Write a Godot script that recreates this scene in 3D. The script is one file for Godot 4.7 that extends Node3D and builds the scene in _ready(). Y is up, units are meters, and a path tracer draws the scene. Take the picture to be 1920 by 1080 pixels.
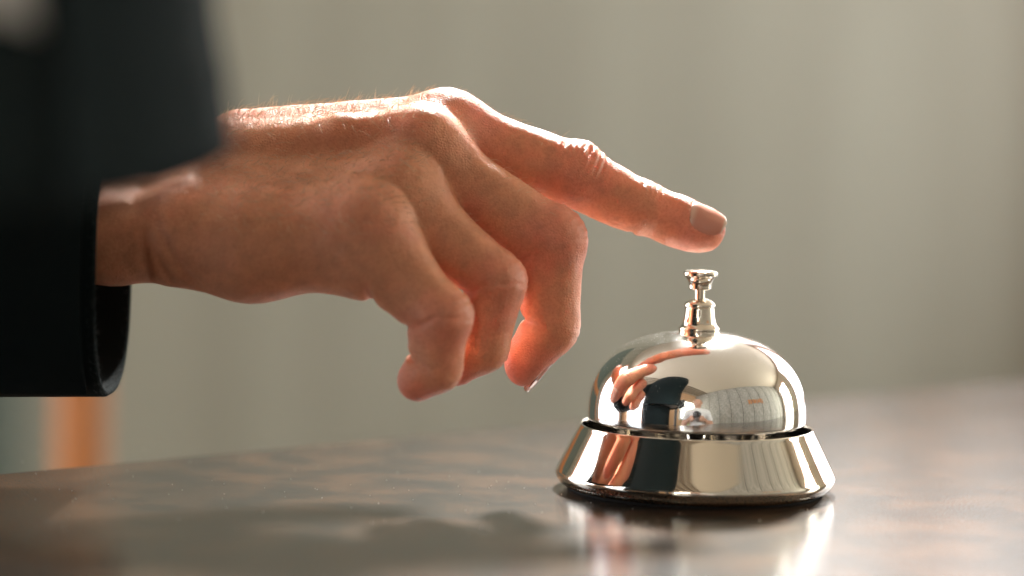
extends Node3D
# Close-up of a hand about to press a chrome desk bell on a dark counter, lit by the windows of the room around it and an added spotlight.
# Units are metres, y is up, y = 0 is the counter top, the bell stands on the origin.

const FPX := 4930.0                      # focal length in photograph pixels (1920 wide)
const CAM := Vector3(-0.05703, 0.118, 0.795)
const PITCH := 4.1525
const ROLL := 1.35
const FLOOR_Y := -0.95
const CEIL_Y := 1.75
const U := Vector3(0.738, 0.0, -0.675)   # along the counter edge
const V := Vector3(0.675, 0.0, 0.738)    # across the counter, away from the guest
const FAR_V := -1.9
const NEAR_V := 2.0
const LEFT_U := -2.2
const RIGHT_U := 3.0

var cam_r: Vector3
var cam_u: Vector3
var cam_f: Vector3
var names := {}
var rng := RandomNumberGenerator.new()
var mats := {}


# ------------------------------------------------------------------ helpers
func numbered(called: String) -> String:
	if not names.has(called):
		names[called] = 0
		return called
	names[called] += 1
	return "%s_%03d" % [called, names[called]]

func tag(o: Node, label := "", category := "", group := "", kind := "") -> Node:
	if label: o.set_meta("label", label)
	if category: o.set_meta("category", category)
	if group: o.set_meta("group", group)
	if kind: o.set_meta("kind", kind)
	return o

func thing(called: String, label: String, category: String, at := Vector3.ZERO, turn := 0.0, group := "") -> Node3D:
	var o := Node3D.new()
	o.name = numbered(called)
	add_child(o)
	o.position = at
	o.rotation.y = turn
	tag(o, label, category, group)
	return o

func put(mesh: Mesh, called: String, m: Material, parent: Node, at := Vector3.ZERO, turn := Vector3.ZERO) -> MeshInstance3D:
	var o := MeshInstance3D.new()
	o.name = numbered(called) if parent == self else called
	o.mesh = mesh
	o.material_override = m
	o.position = at
	o.rotation = turn
	parent.add_child(o, true)
	return o

func structure(mesh: Mesh, called: String, m: Material, at := Vector3.ZERO, turn := Vector3.ZERO) -> MeshInstance3D:
	var o := put(mesh, called, m, self, at, turn)
	o.set_meta("kind", "structure")
	return o

func lin(r: float, g: float, b: float, a := 1.0) -> Color:
	return Color(r, g, b, a).linear_to_srgb()

func mat(r: float, g: float, b: float, rough := 0.6, metal := 0.0) -> StandardMaterial3D:
	var m := StandardMaterial3D.new()
	m.albedo_color = lin(r, g, b)
	m.roughness = rough
	m.metallic = metal
	return m

# a pixel of the photograph on the plane z (millimetres towards the camera, from the bell's axis), in millimetres
func P(px: float, py: float, z: float) -> Vector3:
	var d := cam_f + cam_r * ((px - 960.0) / FPX) - cam_u * ((py - 540.0) / FPX)
	var t := (z * 0.001 - CAM.z) / d.z
	return (CAM + d * t) * 1000.0

# a radius in photograph pixels at that depth, in millimetres
func R(pixels: float, z: float) -> float:
	return pixels / FPX * (CAM.z * 1000.0 - z)

func commit(v: PackedVector3Array, n: PackedVector3Array, idx: PackedInt32Array, c := PackedColorArray(), uv := PackedVector2Array()) -> ArrayMesh:
	# clockwise fronts: turn every face so that it agrees with its normals
	for t in range(0, idx.size(), 3):
		var a := idx[t]
		var b := idx[t + 1]
		var d := idx[t + 2]
		if (v[b] - v[a]).cross(v[d] - v[a]).dot(n[a] + n[b] + n[d]) > 0.0:
			idx[t + 1] = d
			idx[t + 2] = b
	var arr := []
	arr.resize(Mesh.ARRAY_MAX)
	arr[Mesh.ARRAY_VERTEX] = v
	arr[Mesh.ARRAY_NORMAL] = n
	arr[Mesh.ARRAY_INDEX] = idx
	if c.size(): arr[Mesh.ARRAY_COLOR] = c
	if uv.size(): arr[Mesh.ARRAY_TEX_UV] = uv
	var m := ArrayMesh.new()
	m.add_surface_from_arrays(Mesh.PRIMITIVE_TRIANGLES, arr)
	return m

# profile corners [radius, height, fillet] -> dense rounded profile
func rounded(pts: Array, steps := 5) -> PackedVector2Array:
	var out := PackedVector2Array()
	for i in pts.size():
		var p := Vector2(pts[i][0], pts[i][1])
		var f: float = pts[i][2] if pts[i].size() > 2 else 0.0
		if f <= 0.0 or i == 0 or i == pts.size() - 1:
			out.append(p)
			continue
		var a := Vector2(pts[i - 1][0], pts[i - 1][1])
		var b := Vector2(pts[i + 1][0], pts[i + 1][1])
		var f1 := minf(f, (a - p).length() * 0.49)
		var f2 := minf(f, (b - p).length() * 0.49)
		var s := p + (a - p).normalized() * f1
		var e := p + (b - p).normalized() * f2
		for k in steps + 1:
			var t := float(k) / steps
			out.append(s.lerp(p, t).lerp(p.lerp(e, t), t))
	return out

func lathe(prof: PackedVector2Array, seg := 96, scale := 0.001) -> ArrayMesh:
	var v := PackedVector3Array()
	var n := PackedVector3Array()
	var uv := PackedVector2Array()
	var idx := PackedInt32Array()
	var np := prof.size()
	for i in np:
		var d := Vector2.ZERO
		if i > 0: d += (prof[i] - prof[i - 1]).normalized()
		if i < np - 1: d += (prof[i + 1] - prof[i]).normalized()
		d = d.normalized()
		var nn := Vector2(d.y, -d.x)
		for k in seg + 1:
			var a := TAU * k / seg
			v.append(Vector3(prof[i].x * cos(a), prof[i].y, prof[i].x * sin(a)) * scale)
			n.append(Vector3(nn.x * cos(a), nn.y, nn.x * sin(a)))
			uv.append(Vector2(float(k) / seg, float(i) / np))
	for i in np - 1:
		for k in seg:
			var a := i * (seg + 1) + k
			var b := a + seg + 1
			idx.append_array([a, b, a + 1, a + 1, b, b + 1])
	return commit(v, n, idx, PackedColorArray(), uv)

# rings of points, each ring closed; smooth skin over them, flat caps at both ends
func loft(rings: Array, cap := true, scale := 1.0) -> ArrayMesh:
	var v := PackedVector3Array()
	var idx := PackedInt32Array()
	var m: int = rings[0].size()
	for r in rings:
		for p in r: v.append(p * scale)
	for i in rings.size() - 1:
		for k in m:
			var a := i * m + k
			var b := i * m + (k + 1) % m
			idx.append_array([a, a + m, b, b, a + m, b + m])
	if cap:
		for e in [0, rings.size() - 1]:
			var c := Vector3.ZERO
			for p in rings[e]: c += p
			v.append(c / m * scale)
			for k in m:
				var a: int = e * m + k
				var b: int = e * m + (k + 1) % m
				if e == 0: idx.append_array([v.size() - 1, a, b])
				else: idx.append_array([v.size() - 1, b, a])
	return smooth(v, idx)

# sheet of points with thickness given as two layers (outer, inner), closed along all its borders
func shell(outer: Array, inner: Array) -> ArrayMesh:
	var v := PackedVector3Array()
	var idx := PackedInt32Array()
	var nr := outer.size()
	var m: int = outer[0].size()
	for l in [outer, inner]:
		for r in l:
			for p in r: v.append(p)
	var o := nr * m
	for i in nr - 1:
		for k in m - 1:
			var a := i * m + k
			idx.append_array([a, a + m, a + 1, a + 1, a + m, a + m + 1])
			idx.append_array([o + a, o + a + 1, o + a + m, o + a + 1, o + a + m + 1, o + a + m])
	for i in nr - 1:
		for k in [0, m - 1]:
			var a: int = i * m + k
			idx.append_array([a, o + a, a + m, a + m, o + a, o + a + m] if k else [a, a + m, o + a, a + m, o + a + m, o + a])
	for k in m - 1:
		for i in [0, nr - 1]:
			var a: int = i * m + k
			idx.append_array([a, a + 1, o + a, a + 1, o + a + 1, o + a] if i == 0 else [a, o + a, a + 1, a + 1, o + a, o + a + 1])
	return smooth(v, idx)

func smooth(v: PackedVector3Array, idx: PackedInt32Array) -> ArrayMesh:
	var vol := 0.0
	for t in range(0, idx.size(), 3):
		vol += v[idx[t]].dot(v[idx[t + 1]].cross(v[idx[t + 2]]))
	var n := PackedVector3Array()
	n.resize(v.size())
	for t in range(0, idx.size(), 3):
		var c := (v[idx[t + 1]] - v[idx[t]]).cross(v[idx[t + 2]] - v[idx[t]]) * signf(vol)
		for k in 3: n[idx[t + k]] += c
	for i in n.size(): n[i] = n[i].normalized() if n[i].length() > 0.0 else Vector3.UP
	return commit(v, n, idx)

# box with chamfered edges
func slab(size: Vector3, bevel := 0.002) -> ArrayMesh:
	var st := SurfaceTool.new()
	st.begin(Mesh.PRIMITIVE_TRIANGLES)
	var h := size * 0.5
	var b := minf(bevel, minf(h.x, minf(h.y, h.z)) * 0.6)
	var quad := func(pts: Array):
		var c := Vector3.ZERO
		for p in pts: c += p
		var nn: Vector3 = (pts[1] - pts[0]).cross(pts[2] - pts[0]).normalized()
		if nn.dot(c) > 0.0: pts.reverse()
		else: nn = -nn
		st.set_normal(nn)
		for k in range(1, pts.size() - 1):
			for p in [pts[0], pts[k], pts[k + 1]]:
				st.set_normal(nn)
				st.add_vertex(p)
	for ax in 3:
		for s in [-1.0, 1.0]:
			var a1 := (ax + 1) % 3
			var a2 := (ax + 2) % 3
			var pts := []
			for q in [[-1, -1], [1, -1], [1, 1], [-1, 1]]:
				var p := Vector3.ZERO
				p[ax] = s * h[ax]
				p[a1] = q[0] * (h[a1] - b)
				p[a2] = q[1] * (h[a2] - b)
				pts.append(p)
			quad.call(pts)
			for t in [-1.0, 1.0]:
				var e := []
				for q in [[0, -1], [0, 1], [1, 1], [1, -1]]:
					var p := Vector3.ZERO
					p[ax] = s * (h[ax] - (b if q[0] else 0.0))
					p[a1] = t * (h[a1] - (0.0 if q[0] else b))
					p[a2] = q[1] * (h[a2] - b)
					e.append(p)
				quad.call(e)
	for sx in [-1.0, 1.0]:
		for sy in [-1.0, 1.0]:
			for sz in [-1.0, 1.0]:
				quad.call([Vector3(sx * h.x, sy * (h.y - b), sz * (h.z - b)), Vector3(sx * (h.x - b), sy * h.y, sz * (h.z - b)), Vector3(sx * (h.x - b), sy * (h.y - b), sz * h.z)])
	return st.commit()

func noise_of(type: int, freq: float, octaves := 4, seed_ := 1) -> FastNoiseLite:
	var n := FastNoiseLite.new()
	n.noise_type = type
	n.frequency = freq
	n.fractal_octaves = octaves
	n.fractal_type = FastNoiseLite.FRACTAL_FBM if octaves > 1 else FastNoiseLite.FRACTAL_NONE
	n.seed = seed_
	return n

# seamless grey noise as floats 0..1
func grey(n: FastNoiseLite, size: int, stretch := 1) -> Image:
	var im := n.get_seamless_image(size, size / stretch, false, false, 0.2)
	if stretch > 1: im.resize(size, size, Image.INTERPOLATE_CUBIC)
	return im

func two_tone(im: Image, stops: Array) -> ImageTexture:
	# stops: [[value, Color linear], ...]
	var w := im.get_width()
	var g := Gradient.new()
	g.offsets = PackedFloat32Array(stops.map(func(s): return s[0]))
	g.colors = PackedColorArray(stops.map(func(s): return s[1].linear_to_srgb()))
	var out := Image.create(w, im.get_height(), false, Image.FORMAT_RGB8)
	for y in im.get_height():
		for x in w:
			out.set_pixel(x, y, g.sample(im.get_pixel(x, y).r))
	return ImageTexture.create_from_image(out)

func mixed(a: Image, b: Image, share: float) -> Image:
	var out := Image.create(a.get_width(), a.get_height(), false, Image.FORMAT_L8)
	for y in a.get_height():
		for x in a.get_width():
			var g := lerpf(a.get_pixel(x, y).r, b.get_pixel(x, y).r, share)
			out.set_pixel(x, y, Color(g, g, g))
	return out

func triplanar(m: StandardMaterial3D, repeat: Vector3, world := false) -> StandardMaterial3D:
	m.uv1_triplanar = true
	m.uv1_world_triplanar = world
	m.uv1_scale = repeat
	m.uv1_triplanar_sharpness = 4.0
	return m

func relief(m: StandardMaterial3D, im: Image, centimetres: float) -> void:
	m.heightmap_enabled = true
	m.heightmap_texture = ImageTexture.create_from_image(im)
	m.heightmap_scale = centimetres


# ------------------------------------------------------------------ implicit surfaces
class Field:
	var fa := PackedVector3Array()    # bones of all groups, group after group: start, way, radii
	var fb := PackedVector3Array()
	var fi := PackedFloat32Array()
	var fr := PackedFloat32Array()
	var fd := PackedFloat32Array()
	var first := PackedInt32Array()
	var last := PackedInt32Array()
	var k := PackedFloat32Array()
	var blend := PackedFloat32Array()
	var wobble: FastNoiseLite
	var wobble_by := 0.0
	var gc := PackedVector3Array()   # grooves: centre, axis, way, depth, width, reach
	var gx := PackedVector3Array()
	var gd := PackedFloat32Array()
	var gw := PackedFloat32Array()
	var gr := PackedFloat32Array()
	var beds := []                   # nail beds: [centre, axis, dorsal, side, half length, half angle]

	func group(kk: float, bl := 0.0) -> int:
		first.append(fa.size())
		last.append(fa.size())
		k.append(kk)
		blend.append(bl)
		return k.size() - 1

	# bones go into the newest group
	func bone(g: int, p: Vector3, q: Vector3, r1: float, r2: float) -> void:
		assert(g == k.size() - 1)
		fa.append(p)
		fb.append(q - p)
		fi.append(1.0 / maxf((q - p).length_squared(), 1e-6))
		fr.append(r1)
		fd.append(r2 - r1)
		last[g] = fa.size()

	func groove(c: Vector3, axis: Vector3, depth: float, width: float, reach: float) -> void:
		gc.append(c)
		gx.append(axis.normalized())
		gd.append(depth)
		gw.append(width)
		gr.append(reach)

	func part(g: int, p: Vector3) -> float:
		var kk := k[g]
		var kq := 0.25 / kk
		var d := 1e6
		for i in range(first[g], last[g]):
			var pa := p - fa[i]
			var w := fb[i]
			var t := clampf(pa.dot(w) * fi[i], 0.0, 1.0)
			var e := (pa - w * t).length() - fr[i] - fd[i] * t
			var h := kk - absf(d - e)
			d = minf(d, e)
			if h > 0.0: d -= h * h * kq
		return d

	func coarse(p: Vector3, on: PackedInt32Array) -> float:
		var d0 := part(0, p)
		var d := d0
		for g in on:
			var e := part(g, p)
			var kk := blend[g]
			var h := maxf(kk - absf(d0 - e), 0.0)
			d = minf(d, minf(d0, e) - h * h * 0.25 / kk)
		return d

	# the bones that matter within 'reach' of p, as group, count, bones, group, count, bones ...
	func list_of(p: Vector3, reach: float) -> PackedInt32Array:
		var out := PackedInt32Array()
		for g in k.size():
			var d := part(g, p)
			if g > 0 and d >= 1.5 * blend[g] + 2.0 * reach: continue
			var at := out.size() + 1
			out.append_array([g, 0])
			for i in range(first[g], last[g]):
				var pa := p - fa[i]
				var t := clampf(pa.dot(fb[i]) * fi[i], 0.0, 1.0)
				if (pa - fb[i] * t).length() - fr[i] - fd[i] * t < d + k[g] * 1.3 + 2.0 * reach: out.append(i)
			out[at] = out.size() - at - 1
		return out

	func coarse_of(p: Vector3, list: PackedInt32Array) -> float:
		var d0 := 1e6
		var best := 1e6
		var at := 0
		while at < list.size():
			var g := list[at]
			var kk := k[g]
			var kq := 0.25 / kk
			var d := 1e6
			for j in range(at + 2, at + 2 + list[at + 1]):
				var i := list[j]
				var pa := p - fa[i]
				var w := fb[i]
				var e := (pa - w * clampf(pa.dot(w) * fi[i], 0.0, 1.0)).length() - fr[i] - fd[i] * clampf(pa.dot(w) * fi[i], 0.0, 1.0)
				var h := kk - absf(d - e)
				d = minf(d, e)
				if h > 0.0: d -= h * h * kq
			at += 2 + list[at + 1]
			if g == 0:
				d0 = d
				best = d
			else:
				var kb := blend[g]
				var hb := kb - absf(d0 - d)
				d = minf(d0, d)
				if hb > 0.0: d -= hb * hb * 0.25 / kb
				best = minf(best, d)
		return best

	func full(p: Vector3, on: PackedInt32Array, near: PackedInt32Array) -> float:
		var d := coarse_of(p, on)
		if absf(d) > 4.0: return d
		if wobble: d += wobble_by * wobble.get_noise_3dv(p)
		for i in near:
			if i >= 1000:
				var b: Array = beds[i - 1000]
				var q: Vector3 = p - b[0]
				var s: float = q.dot(b[1]) / b[4]
				if absf(s) < 1.25:
					var w: float = absf(atan2(q.dot(b[3]), q.dot(b[2]))) / b[5]
					var e: float = pow(absf(s), 4.0) + pow(w, 4.0)
					d += 0.45 * clampf((1.12 - e) * 3.0, 0.0, 1.0)
				continue
			var q := p - gc[i]
			var l := q.length_squared() / (gr[i] * gr[i])
			if l < 2.5:
				var s := q.dot(gx[i]) / gw[i]
				d += gd[i] * exp(-s * s - l * l)
		return d

	func near_of(p: Vector3, reach: float) -> PackedInt32Array:
		var out := PackedInt32Array()
		for i in gc.size():
			if (p - gc[i]).length() < gr[i] * 1.6 + reach: out.append(i)
		for i in beds.size():
			if (p - beds[i][0]).length() < 14.0 + reach: out.append(1000 + i)
		return out

	func value(p: Vector3) -> float:
		return full(p, list_of(p, 0.5), near_of(p, 1.0))

	func gradient(p: Vector3, on: PackedInt32Array, near: PackedInt32Array, e: float) -> Vector3:
		var f1 := full(p + Vector3(e, -e, -e), on, near)
		var f2 := full(p + Vector3(-e, -e, e), on, near)
		var f3 := full(p + Vector3(-e, e, -e), on, near)
		var f4 := full(p + Vector3(e, e, e), on, near)
		return Vector3(f1 - f2 - f3 + f4, -f1 - f2 + f3 + f4, -f1 + f2 - f3 + f4) / (4.0 * e)

	func blocks(todo: PackedVector3Array, lo: Vector3, h: float, nx: int, ny: int) -> Dictionary:
		const B := 6
		var ids := PackedInt64Array()
		var v := PackedVector3Array()
		var n := PackedVector3Array()
		var edges := PackedInt32Array()
		var hd := h * B * 0.87
		var vals := PackedFloat32Array()
		vals.resize((B + 1) * (B + 1) * (B + 1))
		for blk in todo:
			var bx := int(blk.x)
			var by := int(blk.y)
			var bz := int(blk.z)
			var mid := lo + Vector3(bx + B * 0.5, by + B * 0.5, bz + B * 0.5) * h
			var on := list_of(mid, hd)
			var near := near_of(mid, hd)
			var at := 0
			var neg := 0
			for z in B + 1:
				for y in B + 1:
					for x in B + 1:
						var f := full(lo + Vector3(bx + x, by + y, bz + z) * h, on, near)
						vals[at] = f
						if f < 0.0: neg += 1
						at += 1
			if neg == 0 or neg == vals.size(): continue
			for z in B:
				for y in B:
					for x in B:
						var o := x + (B + 1) * (y + (B + 1) * z)
						var c := PackedFloat32Array([vals[o], vals[o + 1], vals[o + B + 1], vals[o + B + 2], vals[o + 49], vals[o + 50], vals[o + 49 + B + 1], vals[o + 49 + B + 2]])
						var s0 := c[0] < 0.0
						if s0 != (c[1] < 0.0): edges.append_array([0, bx + x, by + y, bz + z])
						if s0 != (c[2] < 0.0): edges.append_array([1, bx + x, by + y, bz + z])
						if s0 != (c[4] < 0.0): edges.append_array([2, bx + x, by + y, bz + z])
						var sum := Vector3.ZERO
						var hits := 0
						for e in [[0, 1], [2, 3], [4, 5], [6, 7], [0, 2], [1, 3], [4, 6], [5, 7], [0, 4], [1, 5], [2, 6], [3, 7]]:
							var e0: int = e[0]
							var e1: int = e[1]
							var f0 := c[e0]
							var f1 := c[e1]
							if (f0 < 0.0) != (f1 < 0.0):
								var t := f0 / (f0 - f1)
								var p0 := Vector3(e0 & 1, (e0 >> 1) & 1, e0 >> 2)
								var p1 := Vector3(e1 & 1, (e1 >> 1) & 1, e1 >> 2)
								sum += p0.lerp(p1, t)
								hits += 1
						if hits:
							var p := lo + (Vector3(bx + x, by + y, bz + z) + sum / hits) * h
							var g := gradient(p, on, near, h * 0.35)
							p -= g * (full(p, on, near) / maxf(g.length_squared(), 0.3))
							ids.append(bx + x + nx * (by + y + ny * (bz + z)))
							v.append(p)
							n.append(g.normalized())
		return {"v": v, "n": n, "e": edges, "c": ids}

	# surface nets: one vertex in each crossed cell, one quad round each crossed edge
	func nets(lo: Vector3, hi: Vector3, h: float) -> Dictionary:
		const B := 6
		var nx := int(ceil((hi.x - lo.x) / h / B)) * B
		var ny := int(ceil((hi.y - lo.y) / h / B)) * B
		var nz := int(ceil((hi.z - lo.z) / h / B)) * B
		var cells := {}
		var v := PackedVector3Array()
		var n := PackedVector3Array()
		var edges := PackedInt32Array()
		var all := PackedInt32Array(range(1, k.size()))
		var hd := h * B * 0.87
		var todo := PackedVector3Array()
		for bz in range(0, nz, B):
			for by in range(0, ny, B):
				for bx in range(0, nx, B):
					var mid := lo + Vector3(bx + B * 0.5, by + B * 0.5, bz + B * 0.5) * h
					if absf(coarse(mid, all)) <= hd * 1.1 + 1.2 + wobble_by: todo.append(Vector3(bx, by, bz))
		var r := blocks(todo, lo, h, nx, ny)
		v = r.v
		n = r.n
		edges = r.e
		for i in r.c.size(): cells[r.c[i]] = i
		var idx := PackedInt32Array()
		for e in range(0, edges.size(), 4):
			var ax := edges[e]
			var base := edges[e + 1] + nx * (edges[e + 2] + ny * edges[e + 3])
			var s1 := nx if ax == 0 else 1
			var s2 := nx if ax == 2 else nx * ny
			var q0: int = cells.get(base, -1)
			var q1: int = cells.get(base - s1, -1)
			var q2: int = cells.get(base - s1 - s2, -1)
			var q3: int = cells.get(base - s2, -1)
			if q0 < 0 or q1 < 0 or q2 < 0 or q3 < 0: continue
			idx.append_array([q0, q1, q2, q0, q2, q3])
		return {"v": v, "n": n, "i": idx}


# ------------------------------------------------------------------ materials
func make_materials() -> void:
	var m: StandardMaterial3D
	# skin
	var cell := FastNoiseLite.new()
	cell.noise_type = FastNoiseLite.TYPE_CELLULAR
	cell.cellular_return_type = FastNoiseLite.RETURN_DISTANCE2_SUB
	cell.frequency = 0.055
	cell.fractal_type = FastNoiseLite.FRACTAL_NONE
	var cell_im := cell.get_seamless_image(512, 512, false, false, 0.15)
	var fine := grey(noise_of(FastNoiseLite.TYPE_SIMPLEX_SMOOTH, 0.03, 4, 4), 512)
	m = mat(1, 1, 1, 0.5)
	m.vertex_color_use_as_albedo = true
	m.metallic_specular = 0.5
	m.subsurf_scatter_enabled = true
	m.subsurf_scatter_strength = 0.12
	triplanar(m, Vector3.ONE * 45.0)
	relief(m, mixed(cell_im, fine, 0.35), 0.02)
	var blotch := grey(noise_of(FastNoiseLite.TYPE_SIMPLEX_SMOOTH, 0.035, 5, 44), 512)
	m.albedo_texture = two_tone(blotch, [[0.2, Color(0.90, 0.80, 0.76)], [0.5, Color(0.97, 0.94, 0.93)], [0.8, Color(1.0, 1.0, 1.0)]])
	mats.skin = m
	m = mat(1, 1, 1, 0.25)
	m.vertex_color_use_as_albedo = true
	m.clearcoat_enabled = true
	m.clearcoat = 1.0
	m.clearcoat_roughness = 0.06
	mats.nail = m
	m = mat(0.75, 0.60, 0.42, 0.35)
	m.backlight_enabled = true
	m.backlight = lin(0.5, 0.4, 0.28)
	mats.hair = m
	# cloth
	var weave := grey(noise_of(FastNoiseLite.TYPE_SIMPLEX, 0.12, 3, 9), 512)
	m = mat(0.0105, 0.0175, 0.019, 0.95)
	m.metallic_specular = 0.25
	triplanar(m, Vector3.ONE * 30.0)
	relief(m, weave, 0.06)
	mats.jacket = m
	m = mat(0.75, 0.75, 0.74, 0.85)
	triplanar(m, Vector3.ONE * 30.0)
	relief(m, weave, 0.02)
	mats.shirt = m
	mats.lint = mat(0.22, 0.25, 0.26, 0.8)
	mats.trousers = mat(0.006, 0.010, 0.011, 0.95)
	mats.trousers.metallic_specular = 0.25
	# metal
	var scratch := grey(noise_of(FastNoiseLite.TYPE_SIMPLEX, 0.05, 5, 21), 512)
	var specks := grey(noise_of(FastNoiseLite.TYPE_SIMPLEX, 0.14, 2, 33), 512)
	var rough := Image.create(512, 512, false, Image.FORMAT_L8)
	for y in 512:
		for x in 512:
			var s := specks.get_pixel(x, y).r
			var g := 0.10 + 0.10 * scratch.get_pixel(x, y).r + (0.55 if s > 0.78 else 0.0)
			rough.set_pixel(x, y, Color(g, g, g))
	var rough_t := ImageTexture.create_from_image(rough)
	m = mat(0.92, 0.92, 0.915, 0.30, 1.0)
	m.roughness_texture = rough_t
	triplanar(m, Vector3.ONE * 40.0)
	mats.chrome = m
	m = mat(0.88, 0.80, 0.70, 0.45, 1.0)
	m.roughness_texture = rough_t
	triplanar(m, Vector3.ONE * 40.0)
	mats.nickel = m
	mats.felt = mat(0.012, 0.012, 0.013, 1.0)
	mats.base = mats.chrome.duplicate()
	mats.base.albedo_color = lin(0.89, 0.83, 0.75)
	# counter
	var broad := grey(noise_of(FastNoiseLite.TYPE_SIMPLEX_SMOOTH, 0.008, 5, 5), 1024)
	var grain := grey(noise_of(FastNoiseLite.TYPE_SIMPLEX, 0.16, 3, 6), 1024)
	m = mat(1, 1, 1, 0.16)
	m.albedo_texture = two_tone(mixed(broad, grain, 0.5), [[0.0, Color(0.008, 0.008, 0.0075)], [0.40, Color(0.015, 0.0145, 0.013)], [0.50, Color(0.026, 0.020, 0.015)], [0.58, Color(0.066, 0.037, 0.021)], [1.0, Color(0.10, 0.058, 0.034)]])
	triplanar(m, Vector3.ONE * 4.0)
	relief(m, grain, 0.005)
	mats.counter = m
	# room
	var streak := Image.create(512, 512, false, Image.FORMAT_L8)
	var sn := noise_of(FastNoiseLite.TYPE_SIMPLEX_SMOOTH, 1.0, 4, 12)
	for y in 512:
		for x in 512:
			var a := TAU * x / 512.0
			var b := TAU * y / 512.0
			var g := 0.5 + 0.42 * sn.get_noise_3d(cos(a) * 1.7, sin(a) * 1.7, sin(b) * 0.18) + 0.15 * sn.get_noise_3d(cos(a) * 0.9 + 9.0, sin(a) * 0.9, sin(b) * 0.9)
			streak.set_pixel(x, y, Color(g, g, g))
	m = mat(1, 1, 1, 0.85)
	m.albedo_texture = two_tone(streak, [[0.15, Color(0.262, 0.252, 0.203)], [0.5, Color(0.308, 0.30, 0.245)], [0.85, Color(0.352, 0.348, 0.29)]])
	triplanar(m, Vector3.ONE * 0.55)
	mats.plaster = m
	m = mat(1, 1, 1, 0.8)
	m.albedo_texture = two_tone(mixed(streak, grey(noise_of(FastNoiseLite.TYPE_SIMPLEX_SMOOTH, 0.02, 5, 17), 512), 0.5), [[0.2, Color(0.22, 0.215, 0.19)], [0.5, Color(0.34, 0.33, 0.29)], [0.8, Color(0.44, 0.43, 0.39)]])
	triplanar(m, Vector3.ONE * 0.8)
	mats.concrete = m
	mats.joint = mat(0.04, 0.04, 0.035, 0.9)
	mats.peach = mat(0.58, 0.36, 0.20, 0.8)
	mats.ceiling = mat(0.60, 0.52, 0.415, 0.8)
	mats.batten = mat(0.22, 0.17, 0.12, 0.7)
	mats.floor = mat(0.16, 0.12, 0.09, 0.5)
	var ring := grey(noise_of(FastNoiseLite.TYPE_SIMPLEX_SMOOTH, 0.02, 4, 40), 512, 8)
	m = mat(1, 1, 1, 0.45)
	m.albedo_texture = two_tone(ring, [[0.2, Color(0.55, 0.20, 0.06)], [0.8, Color(0.70, 0.30, 0.10)]])
	triplanar(m, Vector3.ONE * 3.0)
	mats.orange_wood = m
	mats.door = mat(0.10, 0.13, 0.11, 0.6)
	mats.black = mat(0.02, 0.022, 0.023, 0.4)
	mats.screen = mat(0.012, 0.013, 0.014, 0.12)
	mats.leaf = mat(0.10, 0.22, 0.05, 0.5)
	mats.leaf.backlight_enabled = true
	mats.leaf.backlight = lin(0.25, 0.5, 0.12)
	mats.pot = mat(0.3, 0.28, 0.26, 0.7)
	mats.far_skin = mat(0.50, 0.27, 0.18, 0.5)
	mats.dark_hair = mat(0.05, 0.035, 0.025, 0.6)
	mats.jeans = mat(0.05, 0.06, 0.09, 0.9)
	mats.glass_black = mat(0.01, 0.01, 0.012, 0.05)
	mats.orange_paint = mat(0.55, 0.22, 0.06, 0.6)
	mats.dust = mat(0.7, 0.68, 0.64, 0.9)

func glow(r: float, g: float, b: float, e: float) -> StandardMaterial3D:
	var m := mat(0.8, 0.8, 0.8, 0.3)
	m.emission_enabled = true
	m.emission = lin(r, g, b)
	m.emission_energy_multiplier = e
	return m


# ------------------------------------------------------------------ room
# a point in counter axes
func uvp(u: float, y: float, v: float) -> Vector3:
	return U * u + V * v + Vector3(0, y, 0)

# window on one wall; its face looks along 'facing'. The pane glows with daylight and an area light of its size stands before it.
func window(label: String, mid: Vector3, facing: Vector3, w: float, h: float, cols: int, frame_m: Material, energy: float, seen: float, tint: Color) -> void:
	var t := thing("window", label, "window", mid, 0.0, "windows of the room")
	t.basis = Basis(Vector3.UP.cross(facing), Vector3.UP, facing)
	var bar := 0.07
	for s in [-1.0, 1.0]:
		put(slab(Vector3(bar, h + bar * 2, 0.09), 0.006), "frame", frame_m, t, Vector3(s * (w + bar) * 0.5, 0, 0.045))
		put(slab(Vector3(w - 0.002, bar, 0.088), 0.006), "frame", frame_m, t, Vector3(0, s * (h + bar) * 0.5, 0.045))
	for i in range(1, cols):
		put(slab(Vector3(0.05, h - 0.002, 0.07), 0.006), "glazing_bar", frame_m, t, Vector3(-w * 0.5 + w * i / cols, 0, 0.04))
	var g := glow(tint.r, tint.g, tint.b, seen)
	for i in cols:
		put(slab(Vector3(w / cols - 0.052, h - 0.004, 0.012), 0.001), "pane", g, t, Vector3(-w * 0.5 + w * (i + 0.5) / cols, 0, 0.016))
	var l := AreaLight3D.new()
	l.name = "daylight"
	l.area_size = Vector2(w, h)
	l.area_normalize_energy = true
	l.light_energy = energy
	l.light_color = tint.linear_to_srgb()
	l.area_range = 12.0
	l.area_attenuation = 2.0
	l.shadow_enabled = true
	t.add_child(l)
	l.position = Vector3(0, 0, 0.10)
	l.rotation.y = PI     # shines along the facing

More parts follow.
